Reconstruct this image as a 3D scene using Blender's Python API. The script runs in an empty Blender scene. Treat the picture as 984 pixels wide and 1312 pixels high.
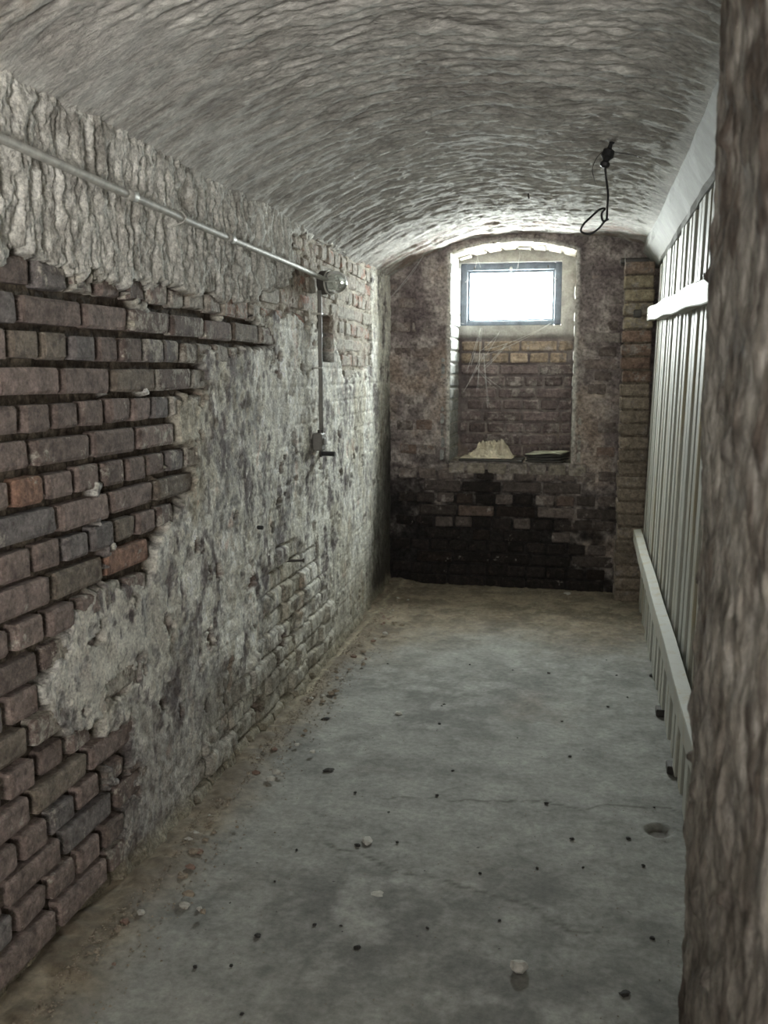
import bpy, math, random
import numpy as np
from mathutils import Matrix, Vector

# ------------------------------------------------------------------ camera, world, light, exposure
SC = bpy.context.scene
COL = SC.collection
FPX = 1220.0                                    # focal length in pixels of a 984 x 1312 frame
CAM_H = 1.38                                    # lens height over the floor
_ey = np.array([265.0, 179.0, -FPX]); _ey /= np.linalg.norm(_ey)
_ez = np.array([0.0, FPX, 179.0]); _ez /= np.linalg.norm(_ez)
_R = np.array([np.cross(_ey, _ez), _ey, _ez])
cd = bpy.data.cameras.new('camera')
cd.sensor_fit = 'HORIZONTAL'; cd.sensor_width = 27.0; cd.lens = FPX / 984 * 27.0
cd.clip_start = 0.02; cd.clip_end = 100
cd.dof.use_dof = True; cd.dof.focus_distance = 2.8; cd.dof.aperture_fstop = 6.5
cam = bpy.data.objects.new('camera', cd); COL.objects.link(cam)
M4 = Matrix([[*_R[i], 0.0] for i in range(3)] + [[0, 0, 0, 1]])
M4.translation = Vector((0, 0, CAM_H)); cam.matrix_world = M4
SC.camera = cam

WORLD_STRENGTH = 108.0
FILL_POWER = 18
w = bpy.data.worlds.new('overcast sky'); SC.world = w; w.use_nodes = True
bgn = w.node_tree.nodes['Background']
bgn.inputs[0].default_value = (0.99, 1.0, 0.99, 1); bgn.inputs[1].default_value = WORLD_STRENGTH
SC.view_settings.view_transform = 'Standard'; SC.view_settings.look = 'None'
SC.view_settings.exposure = 1.0; SC.view_settings.gamma = 1.0
SC.view_settings.use_curve_mapping = False

def area(name, loc, rot, sx, sy, power, color, portal=False):
    l = bpy.data.lights.new(name, 'AREA'); l.shape = 'RECTANGLE'; l.size = sx; l.size_y = sy
    l.energy = power; l.color = color
    o = bpy.data.objects.new(name, l); COL.objects.link(o); o.location = loc; o.rotation_euler = rot
    if portal: l.cycles.is_portal = True
    return o
# daylight portal over the cellar window; unseen fill light added behind the camera
area('window_portal', (-0.505, 6.70, 1.92), (math.radians(-90), 0, 0), 0.62, 0.40, 1, (1, 1, 1), True)
_fp = Vector((0.05, -1.6, 1.15)); _fd = Vector((-1.05, 2.4, 2.75)) - _fp
area('added_fill', _fp, _fd.to_track_quat('-Z', 'Y').to_euler(), 0.7, 0.9, FILL_POWER, (1.0, 0.955, 0.90)).data.spread = math.radians(95)

# ------------------------------------------------------------------ pixel to place helpers (points on known planes)
def ray(px, py): return _R @ np.array([px - 492.0, 656.0 - py, -FPX])
def on_y(px, py, Y): d = ray(px, py); p = d * (Y / d[1]); p[2] += CAM_H; return p
def on_x(px, py, X): d = ray(px, py); p = d * (X / d[0]); p[2] += CAM_H; return p
def on_z(px, py, Z): d = ray(px, py); p = d * ((Z - CAM_H) / d[2]); p[2] += CAM_H; return p
def floor_pt(px, py): return on_z(px, py, 0.0)
def leftw(px, py): p = on_x(px, py, -1.2); return (p[1], p[2])

# ------------------------------------------------------------------ noise
_tab = np.random.RandomState(7).rand(8, 256, 256)
def vn(x, y, s=0):
    x = np.asarray(x, float); y = np.asarray(y, float)
    xi = np.floor(x).astype(int); yi = np.floor(y).astype(int)
    fx = x - xi; fy = y - yi
    fx = fx * fx * fx * (fx * (fx * 6 - 15) + 10); fy = fy * fy * fy * (fy * (fy * 6 - 15) + 10)
    t = _tab[s % 8]; ox = 37 * (s // 8)
    a = t[(xi + ox) & 255, yi & 255]; b = t[(xi + 1 + ox) & 255, yi & 255]
    c = t[(xi + ox) & 255, (yi + 1) & 255]; d = t[(xi + 1 + ox) & 255, (yi + 1) & 255]
    return (a * (1 - fx) + b * fx) * (1 - fy) + (c * (1 - fx) + d * fx) * fy
def fbm(x, y, s=0, o=4, g=0.5):
    r = 0; a = 1; t = 0
    for i in range(o):
        r = r + a * (vn(x * 2 ** i + 13.7 * i, y * 2 ** i + 5.1 * i, s + i) - 0.5); t += a; a *= g
    return r / t * 2
def ridge(x, y, s=0, o=4):
    r = 0; a = 1; t = 0
    for i in range(o):
        r = r + a * (1 - 2 * np.abs(vn(x * 2 ** i + 3.3 * i, y * 2 ** i + 8.1 * i, s + i) - 0.5)); t += a; a *= .5
    return r / t
def sm(a, b, x):
    t = np.clip((x - a) / (b - a), 0, 1); return t * t * (3 - 2 * t)
def inpoly(x, y, poly):
    x = np.asarray(x); y = np.asarray(y); r = np.zeros(np.broadcast(x, y).shape, bool)
    n = len(poly)
    for i in range(n):
        x0, y0 = poly[i]; x1, y1 = poly[(i + 1) % n]
        if y0 == y1: continue
        c = ((y0 > y) != (y1 > y)) & (x < (x1 - x0) * (y - y0) / (y1 - y0) + x0)
        r ^= c
    return r
def lerp(a, b, t):
    t = np.asarray(t)[..., None]; return np.asarray(a) * (1 - t) + np.asarray(b) * t

# ------------------------------------------------------------------ materials
MATS = {}
def nmat(name):
    m = bpy.data.materials.new(name); m.use_nodes = True; MATS[name] = m
    nt = m.node_tree; b = nt.nodes['Principled BSDF']; return m, nt, b
def N(nt, t, **k):
    n = nt.nodes.new(t)
    for a, v in k.items(): setattr(n, a, v)
    return n
def noise_node(nt, vec, scale, detail=4, rough=0.6, sc3=None):
    if sc3:
        mp = N(nt, 'ShaderNodeMapping'); mp.inputs['Scale'].default_value = sc3
        nt.links.new(vec, mp.inputs[0]); vec = mp.outputs[0]
    n = N(nt, 'ShaderNodeTexNoise'); n.inputs['Scale'].default_value = scale
    n.inputs['Detail'].default_value = detail; n.inputs['Roughness'].default_value = rough
    nt.links.new(vec, n.inputs['Vector']); return n.outputs[0]
def rng(nt, v, a, b, c=0.0, d=1.0):
    n = N(nt, 'ShaderNodeMapRange'); n.inputs[1].default_value = a; n.inputs[2].default_value = b
    n.inputs[3].default_value = c; n.inputs[4].default_value = d; nt.links.new(v, n.inputs[0]); return n.outputs[0]
def mix(nt, mode, f, a, b):
    n = N(nt, 'ShaderNodeMix', data_type='RGBA', blend_type=mode)
    for i, v in ((0, f), (6, a), (7, b)):
        if isinstance(v, (int, float)): n.inputs[i].default_value = v
        elif isinstance(v, tuple): n.inputs[i].default_value = (*v, 1)
        else: nt.links.new(v, n.inputs[i])
    return n.outputs[2]
def math_(nt, op, a, b):
    n = N(nt, 'ShaderNodeMath', operation=op)
    for i, v in ((0, a), (1, b)):
        if isinstance(v, (int, float)): n.inputs[i].default_value = v
        else: nt.links.new(v, n.inputs[i])
    return n.outputs[0]
def bump(nt, b, h, strength, dist):
    n = N(nt, 'ShaderNodeBump'); n.inputs['Strength'].default_value = strength; n.inputs['Distance'].default_value = dist
    nt.links.new(h, n.inputs['Height']); nt.links.new(n.outputs[0], b.inputs['Normal'])

def wall_mat(name, fine=90, lo=0.7, hi=1.25, sc3=None, bd=0.004, bs=0.8, rough=0.92, speck=None):
    m, nt, b = nmat(name)
    g = N(nt, 'ShaderNodeNewGeometry').outputs['Position']
    at = N(nt, 'ShaderNodeAttribute', attribute_name='tint').outputs['Color']
    n1 = noise_node(nt, g, fine, 6, 0.7, sc3); n2 = noise_node(nt, g, fine * .18, 5, 0.65)
    v = math_(nt, 'MULTIPLY', rng(nt, n1, .34, .66, lo, hi), rng(nt, n2, .35, .65, .80, 1.2))
    c = N(nt, 'ShaderNodeCombineColor')
    for i in range(3): nt.links.new(v, c.inputs[i])
    col = mix(nt, 'MULTIPLY', 1.0, at, c.outputs[0])
    if speck:
        s = noise_node(nt, g, speck[0], 3, .6)
        col = mix(nt, 'MIX', rng(nt, s, speck[1], speck[1] + .05), col, speck[2])
    nt.links.new(col, b.inputs['Base Color']); b.inputs['Roughness'].default_value = rough
    b.inputs['Specular IOR Level'].default_value = 0.25
    bump(nt, b, n1, bs, bd); return m
wall_mat('lime_plaster', 120, .55, 1.38, None, .006, 1.0)
wall_mat('vault_plaster', 90, .72, 1.25, (.6, 1.4, 1), .007, .9)
wall_mat('soot_plaster', 55, .45, 1.6, None, .006, .9)
wall_mat('concrete', 45, .78, 1.22, None, .003, .7, .85, (38, .70, (.055, .05, .045)))
wall_mat('jamb_plaster', 60, .45, 1.6, (1, 1, .35), .006, .9)
wall_mat('render_grey', 80, .85, 1.15, None, .002, .6)

def brick_mat(name, limecol, scale=38, sooty=False):
    m, nt, b = nmat(name)
    oi = N(nt, 'ShaderNodeObjectInfo')
    tc = N(nt, 'ShaderNodeNewGeometry').outputs['Position']
    n1 = noise_node(nt, tc, scale, 6, .7); n2 = noise_node(nt, tc, scale * 3.2, 4, .7); n3 = noise_node(nt, tc, scale * .45, 5, .75)
    v = math_(nt, 'MULTIPLY', rng(nt, n1, .33, .67, .55, 1.45), rng(nt, n2, .33, .67, .72, 1.28))
    c = N(nt, 'ShaderNodeCombineColor')
    for i in range(3): nt.links.new(v, c.inputs[i])
    col = mix(nt, 'MULTIPLY', 1.0, oi.outputs['Color'], c.outputs[0])
    # lime smears: amount carried by the object's colour alpha
    th = rng(nt, oi.outputs['Alpha'], 0, 1, .72, .25)
    d = math_(nt, 'SUBTRACT', n3, th)
    lime = mix(nt, 'MULTIPLY', 1.0, limecol, c.outputs[0])
    col = mix(nt, 'MIX', rng(nt, d, -.03, .05, 0, .85), col, lime)
    dk = rng(nt, noise_node(nt, tc, scale * .8, 4, .7), .56, .68, 0, .7)
    col = mix(nt, 'MIX', dk, col, (.06, .045, .038))
    nt.links.new(col, b.inputs['Base Color']); b.inputs['Roughness'].default_value = .88
    b.inputs['Specular IOR Level'].default_value = .3
    bump(nt, b, math_(nt, 'ADD', n1, math_(nt, 'MULTIPLY', n2, .5)), 1.0, .009); return m
brick_mat('old_brick', (.40, .38, .33))
brick_mat('end_brick', (.30, .27, .25), 30)

def simple(name, col, rough=.6, metal=0.0, ns=None, amt=.25, bd=0):
    m, nt, b = nmat(name); b.inputs['Roughness'].default_value = rough; b.inputs['Metallic'].default_value = metal
    if ns:
        p = N(nt, 'ShaderNodeTexCoord').outputs['Object']
        n1 = noise_node(nt, p, ns, 5, .65); v = rng(nt, n1, .3, .7, 1 - amt, 1 + amt)
        c = N(nt, 'ShaderNodeCombineColor')
        for i in range(3): nt.links.new(v, c.inputs[i])
        nt.links.new(mix(nt, 'MULTIPLY', 1.0, col, c.outputs[0]), b.inputs['Base Color'])
        if bd: bump(nt, b, n1, .8, bd)
    else: b.inputs['Base Color'].default_value = (*col, 1)
    return m
simple('galvanised', (.44, .435, .40), .6, .25, 30, .3)
simple('dark_metal', (.06, .055, .05), .5, .3, 40, .3)
simple('black_rubber', (.012, .012, .013), .5, 0, 60, .3)
simple('grey_plastic', (.17, .165, .15), .6, 0, 40, .2)
simple('window_paint', (.11, .13, .16), .55, 0, 20, .35, .001)
simple('pale_chip', (.46, .45, .41), .9, 0, 60, .25, .002)
simple('brick_chip', (.22, .15, .12), .9, 0, 60, .3, .002)
simple('dark_crumb', (.03, .028, .025), .9, 0, 60, .3, .002)
simple('grit', (.26, .22, .17), .95, 0, 50, .5)
simple('paper_old', (.52, .47, .36), .85, 0, 25, .25, .002)
simple('dark_board', (.045, .042, .038), .7, 0, 25, .4, .001)
simple('pale_board', (.42, .42, .33), .7, 0, 25, .2, .001)
simple('web', (.75, .76, .74), .9)
simple('beam_paint', (.25, .25, .23), .8, 0, 9, .25, .003)
# painted slats: milky paint over yellow wood, streaked along the length
m, nt, b = nmat('white_slat')
p = N(nt, 'ShaderNodeNewGeometry').outputs['Position']
n1 = noise_node(nt, p, 14, 5, .7, (1, 1, .12)); n2 = noise_node(nt, p, 60, 4, .7, (1, 1, .2))
col = mix(nt, 'MIX', rng(nt, n1, .50, .66, 0, .8), (.41, .415, .37), (.36, .30, .18))
col = mix(nt, 'MIX', rng(nt, n2, .62, .75, 0, .5), col, (.25, .21, .15))
nt.links.new(col, b.inputs['Base Color']); b.inputs['Roughness'].default_value = .6
# glass
m, nt, b = nmat('window_glass')
tr = N(nt, 'ShaderNodeBsdfTransparent'); tr.inputs[0].default_value = (.93, .96, .95, 1)
gl = N(nt, 'ShaderNodeBsdfGlossy'); gl.inputs['Roughness'].default_value = .08
mx = N(nt, 'ShaderNodeMixShader'); mx.inputs[0].default_value = .06
nt.links.new(tr.outputs[0], mx.inputs[1]); nt.links.new(gl.outputs[0], mx.inputs[2])
nt.links.new(mx.outputs[0], nt.nodes['Material Output'].inputs[0])
m, nt, b = nmat('lamp_glass')
b.inputs['Base Color'].default_value = (.85, .9, .86, 1); b.inputs['Roughness'].default_value = .06
b.inputs['Transmission Weight'].default_value = .85; b.inputs['IOR'].default_value = 1.35

# ------------------------------------------------------------------ object helpers
def link(name, me, mat=None, parent=None):
    o = bpy.data.objects.new(name, me); COL.objects.link(o)
    if mat and me is not None and not me.materials: me.materials.append(MATS[mat])
    if parent: o.parent = parent
    return o
def tag(o, label=None, cat=None, group=None, kind=None):
    if label: o['label'] = label
    if cat: o['category'] = cat
    if group: o['group'] = group
    if kind: o['kind'] = kind
    return o
def thing(name, loc, label, cat, group=None):
    o = bpy.data.objects.new(name, None); COL.objects.link(o); o.location = loc; o.empty_display_size = .05
    return tag(o, label, cat, group)

def grid_mesh(name, P, colr=None, keep=None, smooth=True):
    nu, nv = P.shape[:2]
    me = bpy.data.meshes.new(name)
    idx = np.arange(nu * nv).reshape(nu, nv)
    q = np.stack([idx[:-1, :-1], idx[1:, :-1], idx[1:, 1:], idx[:-1, 1:]], -1)
    if keep is not None: q = q[keep]
    q = q.reshape(-1, 4); n = len(q)
    me.vertices.add(nu * nv); me.vertices.foreach_set('co', P.reshape(-1).astype(np.float32))
    me.loops.add(n * 4); me.loops.foreach_set('vertex_index', q.reshape(-1).astype(np.int32))
    me.polygons.add(n); me.polygons.foreach_set('loop_start', (np.arange(n) * 4).astype(np.int32))
    try: me.polygons.foreach_set('loop_total', np.full(n, 4, np.int32))
    except Exception: pass
    if colr is not None:
        a = me.attributes.new('tint', 'FLOAT_COLOR', 'POINT')
        c = np.ones((nu * nv, 4), np.float32); c[:, :3] = np.clip(colr.reshape(-1, 3), 0.004, .9)
        a.data.foreach_set('color', c.reshape(-1))
    me.update(calc_edges=True)
    me.polygons.foreach_set('use_smooth', np.full(n, smooth)); me.update()
    return me

class MB:
    def __init__(s): s.v = []; s.f = []
    def add(s, vs, fs):
        o = len(s.v); s.v += [tuple(v) for v in vs]; s.f += [tuple(i + o for i in f) for f in fs]
    def box(s, a, b, bev=0.0, jit=0.0, rnd=None):
        (x0, y0, z0), (x1, y1, z1) = a, b
        if bev <= 0:
            vs = [(x, y, z) for z in (z0, z1) for y in (y0, y1) for x in (x0, x1)]
            fs = [(0, 2, 3, 1), (4, 5, 7, 6), (0, 1, 5, 4), (2, 6, 7, 3), (0, 4, 6, 2), (1, 3, 7, 5)]
        else:
            vs = []; e = bev
            for z, s2 in ((z0, 0), (z0 + e, 1), (z1 - e, 1), (z1, 0)):
                i = 0 if s2 else e
                vs += [(x0 + i + e * s2, y0 + i, z), (x1 - i - e * s2, y0 + i, z), (x1 - i, y0 + i + e * s2, z), (x1 - i, y1 - i - e * s2, z),
                       (x1 - i - e * s2, y1 - i, z), (x0 + i + e * s2, y1 - i, z), (x0 + i, y1 - i - e * s2, z), (x0 + i, y0 + i + e * s2, z)]
            fs = [tuple(reversed(range(8))), tuple(range(24, 32))]
            for k in range(3):
                for j in range(8):
                    j2 = (j + 1) % 8; fs.append((k * 8 + j, k * 8 + j2, k * 8 + 8 + j2, k * 8 + 8 + j))
        if jit: vs = [(x + rnd.uniform(-jit, jit), y + rnd.uniform(-jit, jit), z + rnd.uniform(-jit, jit)) for x, y, z in vs]
        s.add(vs, fs)
    def tube(s, pts, r, n=10, caps=True):
        pts = [Vector(p) for p in pts]; rs = r if isinstance(r, (list, tuple)) else [r] * len(pts)
        up = None; rings = []
        for i, p in enumerate(pts):
            t = (pts[min(i + 1, len(pts) - 1)] - pts[max(i - 1, 0)]).normalized()
            if up is None: up = Vector((0, 0, 1)) if abs(t.z) < .9 else Vector((1, 0, 0))
            a = t.cross(up)
            if a.length < 1e-5: a = t.cross(Vector((0, 1, 0)))
            a.normalize(); b = a.cross(t).normalized(); up = b
            rings.append([p + (a * math.cos(2 * math.pi * k / n) + b * math.sin(2 * math.pi * k / n)) * rs[i] for k in range(n)])
        fs = []
        for i in range(len(rings) - 1):
            for k in range(n):
                k2 = (k + 1) % n; fs.append((i * n + k, i * n + k2, (i + 1) * n + k2, (i + 1) * n + k))
        if caps: fs += [tuple(reversed(range(n))), tuple(range((len(rings) - 1) * n, len(rings) * n))]
        s.add([v for r_ in rings for v in r_], fs)
    def lathe(s, origin, axis, prof, n=24):           # prof: (distance along axis, radius)
        o = Vector(origin); ax = Vector(axis).normalized()
        s.tube([o + ax * d for d, r in prof], [max(r, 1e-4) for d, r in prof], n)
    def mesh(s, name, smooth=False):
        me = bpy.data.meshes.new(name); me.from_pydata(s.v, [], s.f); me.update()
        if smooth: me.polygons.foreach_set('use_smooth', [True] * len(me.polygons))
        return me
    def build(s, name, mat, parent=None, smooth=False):
        me = s.mesh(name, smooth)
        o = link(name, me, mat); 
        if parent:
            o.parent = parent; o.matrix_parent_inverse = Matrix.Translation(-parent.location)
        return o

def shell_box(name, a, b, mat, tint):
    """plain slab with the tint attribute"""
    mb = MB(); mb.box(a, b); me = mb.mesh(name)
    at = me.attributes.new('tint', 'FLOAT_COLOR', 'POINT')
    at.data.foreach_set('color', np.tile(np.array([*tint, 1], np.float32), len(me.vertices)))
    return link(name, me, mat)

# ------------------------------------------------------------------ brick meshes (face looks along local -Y, length along X)
def brick_mesh(L, H, D, seed, rough=.0015, rnd=.005, knock=.14, rag=.0025):
    r = random.Random(seed); vs = []; fs = []; ru = .011 / L; rv = .010 / H
    us = [-.5, -.5 + ru, r.uniform(-.12, .12), .5 - ru, .5]; ws = [-.5, -.5 + rv, .5 - rv, .5]
    if L < .2: us.pop(2)
    nx = len(us) - 1; nz = 3; ch = [r.random() < knock for _ in range(4)]
    for j, v in enumerate(ws):
        for i, u in enumerate(us):
            x = u * L; z = v * H; eu = i in (0, nx); ev = j in (0, nz); y = r.uniform(-rough, rough)
            if eu or ev: y += rnd * r.uniform(.5, 1.3)
            if eu: x -= math.copysign(r.uniform(0, rag), u)
            if ev: z -= math.copysign(r.uniform(0, rag), v)
            k = (u > 0) + 2 * (v > 0)
            if i in (0, 1, nx - 1, nx) and ch[k]:
                f = r.uniform(.004, .010) if (eu and ev) else .003
                x -= math.copysign(f, u); z -= math.copysign(f * .7, v); y += f * .8
            elif eu and ev: x -= math.copysign(.0025, u); z -= math.copysign(.002, v); y += .002
            vs.append((x, y, z))
    for j in range(nz):
        for i in range(nx):
            a = j * (nx + 1) + i; fs.append((a, a + 1, a + nx + 2, a + nx + 1))
    ring = [i for i in range(nx + 1)] + [(j + 1) * (nx + 1) - 1 for j in range(1, nz + 1)] + \
           [nz * (nx + 1) + i for i in range(nx - 1, -1, -1)] + [j * (nx + 1) for j in range(nz - 1, 0, -1)]
    n0 = len(vs); n = len(ring)
    for k in ring:
        x, y, z = vs[k]; vs.append((max(-L / 2, min(L / 2, x * 1.02)), D, max(-H / 2, min(H / 2, z * 1.03))))
    for k in range(n):
        k2 = (k + 1) % n; fs.append((ring[k2], ring[k], n0 + k, n0 + k2))
    me = bpy.data.meshes.new('brick'); me.from_pydata(vs, [], fs); me.update(); return me
HEAD = [brick_mesh(.120, .067, .06, 100 + i) for i in range(9)]
STRE = [brick_mesh(.243, .067, .06, 200 + i) for i in range(9)]
LUMP = [brick_mesh(.120, .067, .06, 300 + i, .005, .009, .4, .006) for i in range(6)]
for me in HEAD + STRE + LUMP: me.materials.append(MATS['old_brick'])
HEAD_E = [brick_mesh(.120, .067, .06, 400 + i) for i in range(8)]
STRE_E = [brick_mesh(.243, .067, .06, 500 + i) for i in range(8)]
for me in HEAD_E + STRE_E: me.materials.append(MATS['end_brick'])
def put_brick(meshes, L0, parent, loc, rotz, length, height, color, alpha, r, tilt=.012, roty=0.0):
    o = bpy.data.objects.new('brick', r.choice(meshes)); COL.objects.link(o)
    o.location = loc; o.rotation_euler = (r.uniform(-tilt, tilt), roty + r.uniform(-tilt, tilt) * .6, rotz + r.uniform(-tilt, tilt))
    o.scale = (length / L0, 1, height / .067); o.color = (*color, alpha); o.parent = parent
    return o

# ================================================================== LEFT WALL
def XL(y): return -1.2 - .065 * sm(4.4, 6.1, y)
CP = .079; ZTOP = 1.636                             # course pitch, top of the first bare header course
ROWS = {}                                           # course index (0 = that header course, growing downward, negative above)
_starts = [1.93, 1.87, 1.825, 2.02, 1.852, 1.893, 1.93, 1.977, 1.87, 1.941, 1.909, 1.885]
rr = random.Random(5)
for k in range(-5, 21):
    head = (k % 2 == 0)
    s0 = _starts[k] if 0 <= k < 12 else rr.uniform(1.8, 1.95)
    pitch = (.138 if k == 0 else .127) if head else .2545
    e = [s0]
    while e[-1] < 6.2: e.append(e[-1] + pitch * rr.uniform(.95, 1.05) if not (rr.random() < .06 and not head) else e[-1] + .13)
    while e[0] > .9: e.insert(0, e[0] - pitch * rr.uniform(.96, 1.04))
    ROWS[k] = np.array(e)
def brickpat(y, z):
    """1 on bricks, 0 in joints; also an id for colour"""
    k = np.floor((ZTOP - z) / CP).astype(int); fz = (ZTOP - z) / CP - k
    bz = sm(.0, .14, fz) * sm(1.0, .86, fz); by = np.zeros_like(y); ident = np.zeros_like(y)
    for kk, e in ROWS.items():
        m_ = (k == kk)
        if not m_.any(): continue
        i = np.clip(np.searchsorted(e, y[m_]) - 1, 0, len(e) - 2)
        d = np.minimum(y[m_] - e[i], e[i + 1] - y[m_])
        by[m_] = sm(.0, .014, d); ident[m_] = (np.sin(i * 12.9898 + kk * 78.233) * 43758.5453) % 1
    return bz * by, ident
def LP(*pts): return [leftw(*p) for p in pts]
POLY_BRICK = LP((-160, 300), (0, 330), (60, 342), (160, 362), (240, 378), (300, 388), (345, 425), (352, 448), (300, 447), (250, 462),
                (268, 490), (225, 520), (232, 560), (246, 598), (238, 640), (205, 690), (196, 738), (168, 752), (120, 752), (98, 790), (84, 838),
                (56, 892), (70, 930), (120, 930), (166, 940), (172, 985), (160, 1060), (150, 1130), (120, 1200), (40, 1330), (-300, 1800), (-500, 500))
POLY_TOP = LP((-900, -900), (420, 200), (384, 290), (366, 300), (368, 345), (345, 372), (318, 388), (250, 376), (160, 358), (60, 340), (0, 330), (-200, 298), (-900, 200))
POLY_FARB = LP((372, 292), (484, 330), (484, 470), (440, 480), (425, 425), (370, 405), (300, 400), (250, 380), (330, 385), (368, 350))
POLY_ERODE = LP((352, 690), (400, 700), (430, 790), (400, 880), (360, 960), (300, 1010), (240, 1040), (255, 960), (300, 900), (330, 830))
# craters: pixel centre, half sizes in metres, depth
CRAT = [((268, 818), .05, .045, .022), ((125, 815), .045, .035, .022), ((150, 880), .055, .03, .024), ((205, 905), .02, .02, .016), ((247, 586), .03, .035, .02),
        ((243, 618), .03, .03, .018), ((348, 455), .03, .05, .02), ((252, 505), .04, .04, .024), ((215, 545), .04, .025, .015), ((280, 730), .03, .02, .012),
        ((322, 745), .05, .03, .014), ((385, 470), .035, .03, .012), ((230, 915), .015, .03, .012), ((262, 905), .012, .02, .014), ((250, 700), .02, .02, .01),
        ((110, 1040), .04, .05, .02), ((300, 660), .015, .03, .01), ((355, 640), .03, .02, .01), ((345, 655), .01, .01, .02), ((405, 700), .02, .04, .012),
        ((360, 820), .04, .03, .014), ((330, 900), .03, .03, .012), ((375, 560), .03, .04, .007)]
CRAT = [(*leftw(*c), a, b_, d) for c, a, b_, d in CRAT]
_rc = random.Random(11)
for _ in range(150):
    CRAT.append((_rc.uniform(2.0, 6.0), _rc.uniform(.1, 1.6), _rc.uniform(.006, .03), _rc.uniform(.006, .03), _rc.uniform(.003, .012)))
def masks(y, z):
    jy = fbm(y * 9, z * 9, 1) * .05 + fbm(y * 40, z * 40, 3) * .018
    jz = fbm(y * 9 + 50, z * 9, 2) * .045 + fbm(y * 40, z * 40 + 9, 4) * .018
    yy = y + jy * sm(1.2, 2.2, y) ; zz = z + jz
    def soft(poly, jys=1.0):
        r = 0
        for dy, dz in ((0, 0), (.006, 0), (-.006, 0), (0, .006), (0, -.006)): r = r + inpoly(yy + dy, zz + dz, poly)
        return r / 5.0
    top = soft(POLY_TOP) * 1.0
    bare = soft(POLY_BRICK) * (1 - top)
    farb = soft(POLY_FARB) * (1 - top) * (1 - bare)
    er = soft(POLY_ERODE)
    # ragged islands where the coat has fallen off or hangs on
    isl = fbm(y * 7, z * 9, 5) + .4 * fbm(y * 30, z * 30, 6)
    bare = np.clip(bare - sm(.50, .62, isl) * (y > 2.15), 0, 1)
    return top, bare, farb, er
def left_h(y, z):
    top, bare, farb, er = masks(y, z)
    pat, ident = brickpat(y, z)
    n1 = fbm(y * 12, z * 9, 0, 5, .6); n2 = fbm(y * 60, z * 44, 2, 4, .6); lump = ridge(y * 20, z * 15, 4, 3) - .55
    rgh = .35 + .65 * sm(-.15, .3, fbm(y * 4 + 9, z * 3, 7))
    coat = .004 + .008 * n1 + (.005 * n2 + .007 * lump) * rgh
    coat = coat + (pat - .6) * .0028 * sm(-.2, .4, fbm(y * 3, z * 3, 6))
    coat = coat + er * ((pat - .7) * .020 + (ident - .5) * .026)
    up = sm(3.0, 4.2, y) * sm(.9, 1.5, z)
    coat = coat + up * ((pat - .6) * .0035)
    crm = np.zeros_like(y)
    for cy, cz, a, b_, d in CRAT:
        m_ = (np.abs(y - cy) < a * 2) & (np.abs(z - cz) < b_ * 2)
        if not m_.any(): continue
        ym, zm = y[m_], z[m_]
        ym = ym + fbm(ym * 30, zm * 30, 3) * a * 1.2; zm = zm + fbm(ym * 22 + 5, zm * 26, 5) * b_ * 1.1
        r2 = np.sqrt(((ym - cy) / a) ** 2 + ((zm - cz) / b_) ** 2)
        q_ = sm(1.05, .85, r2); coat[m_] -= d * 1.35 * q_ * (1 - .45 * np.clip((zm - cz) / b_ * .5 + .5, 0, 1)); crm[m_] = np.maximum(crm[m_], q_ * min(1, d / .014))
        coat[m_] += .004 * sm(.95, 1.15, r2) * sm(1.6, 1.2, r2)
    mort = -.032 + .006 * n1 + .006 * n2
    # thick rough cast over the top band, dragged downwards
    drip = ridge(y * 26, z * 9, 1, 4)
    cast = .014 + .030 * (drip - .55) + .008 * n2 + .01 * fbm(y * 4, z * 4, 7)
    h = coat
    h = h * (1 - bare) + mort * bare
    fb = -.017 + .006 * n2 + .013 * sm(.05, .35, fbm(y * 8, z * 10, 7))
    h = h * (1 - farb) + fb * farb
    h = h * (1 - top) + cast * top
    # the chased slot beside the conduit
    slot = sm(4.22, 4.235, y) * sm(4.42, 4.40, y) * sm(1.425, 1.435, z) * sm(1.645, 1.63, z)
    h = h - .10 * slot
    # foot of the wall, spalled and covered by washed-out mortar
    h = h + .016 * sm(.07, .0, z) * (1 + n1) * (1 - .7 * bare)
    return h, (top, bare, farb, er, pat, ident, n1, n2, lump, slot, crm)
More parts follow.
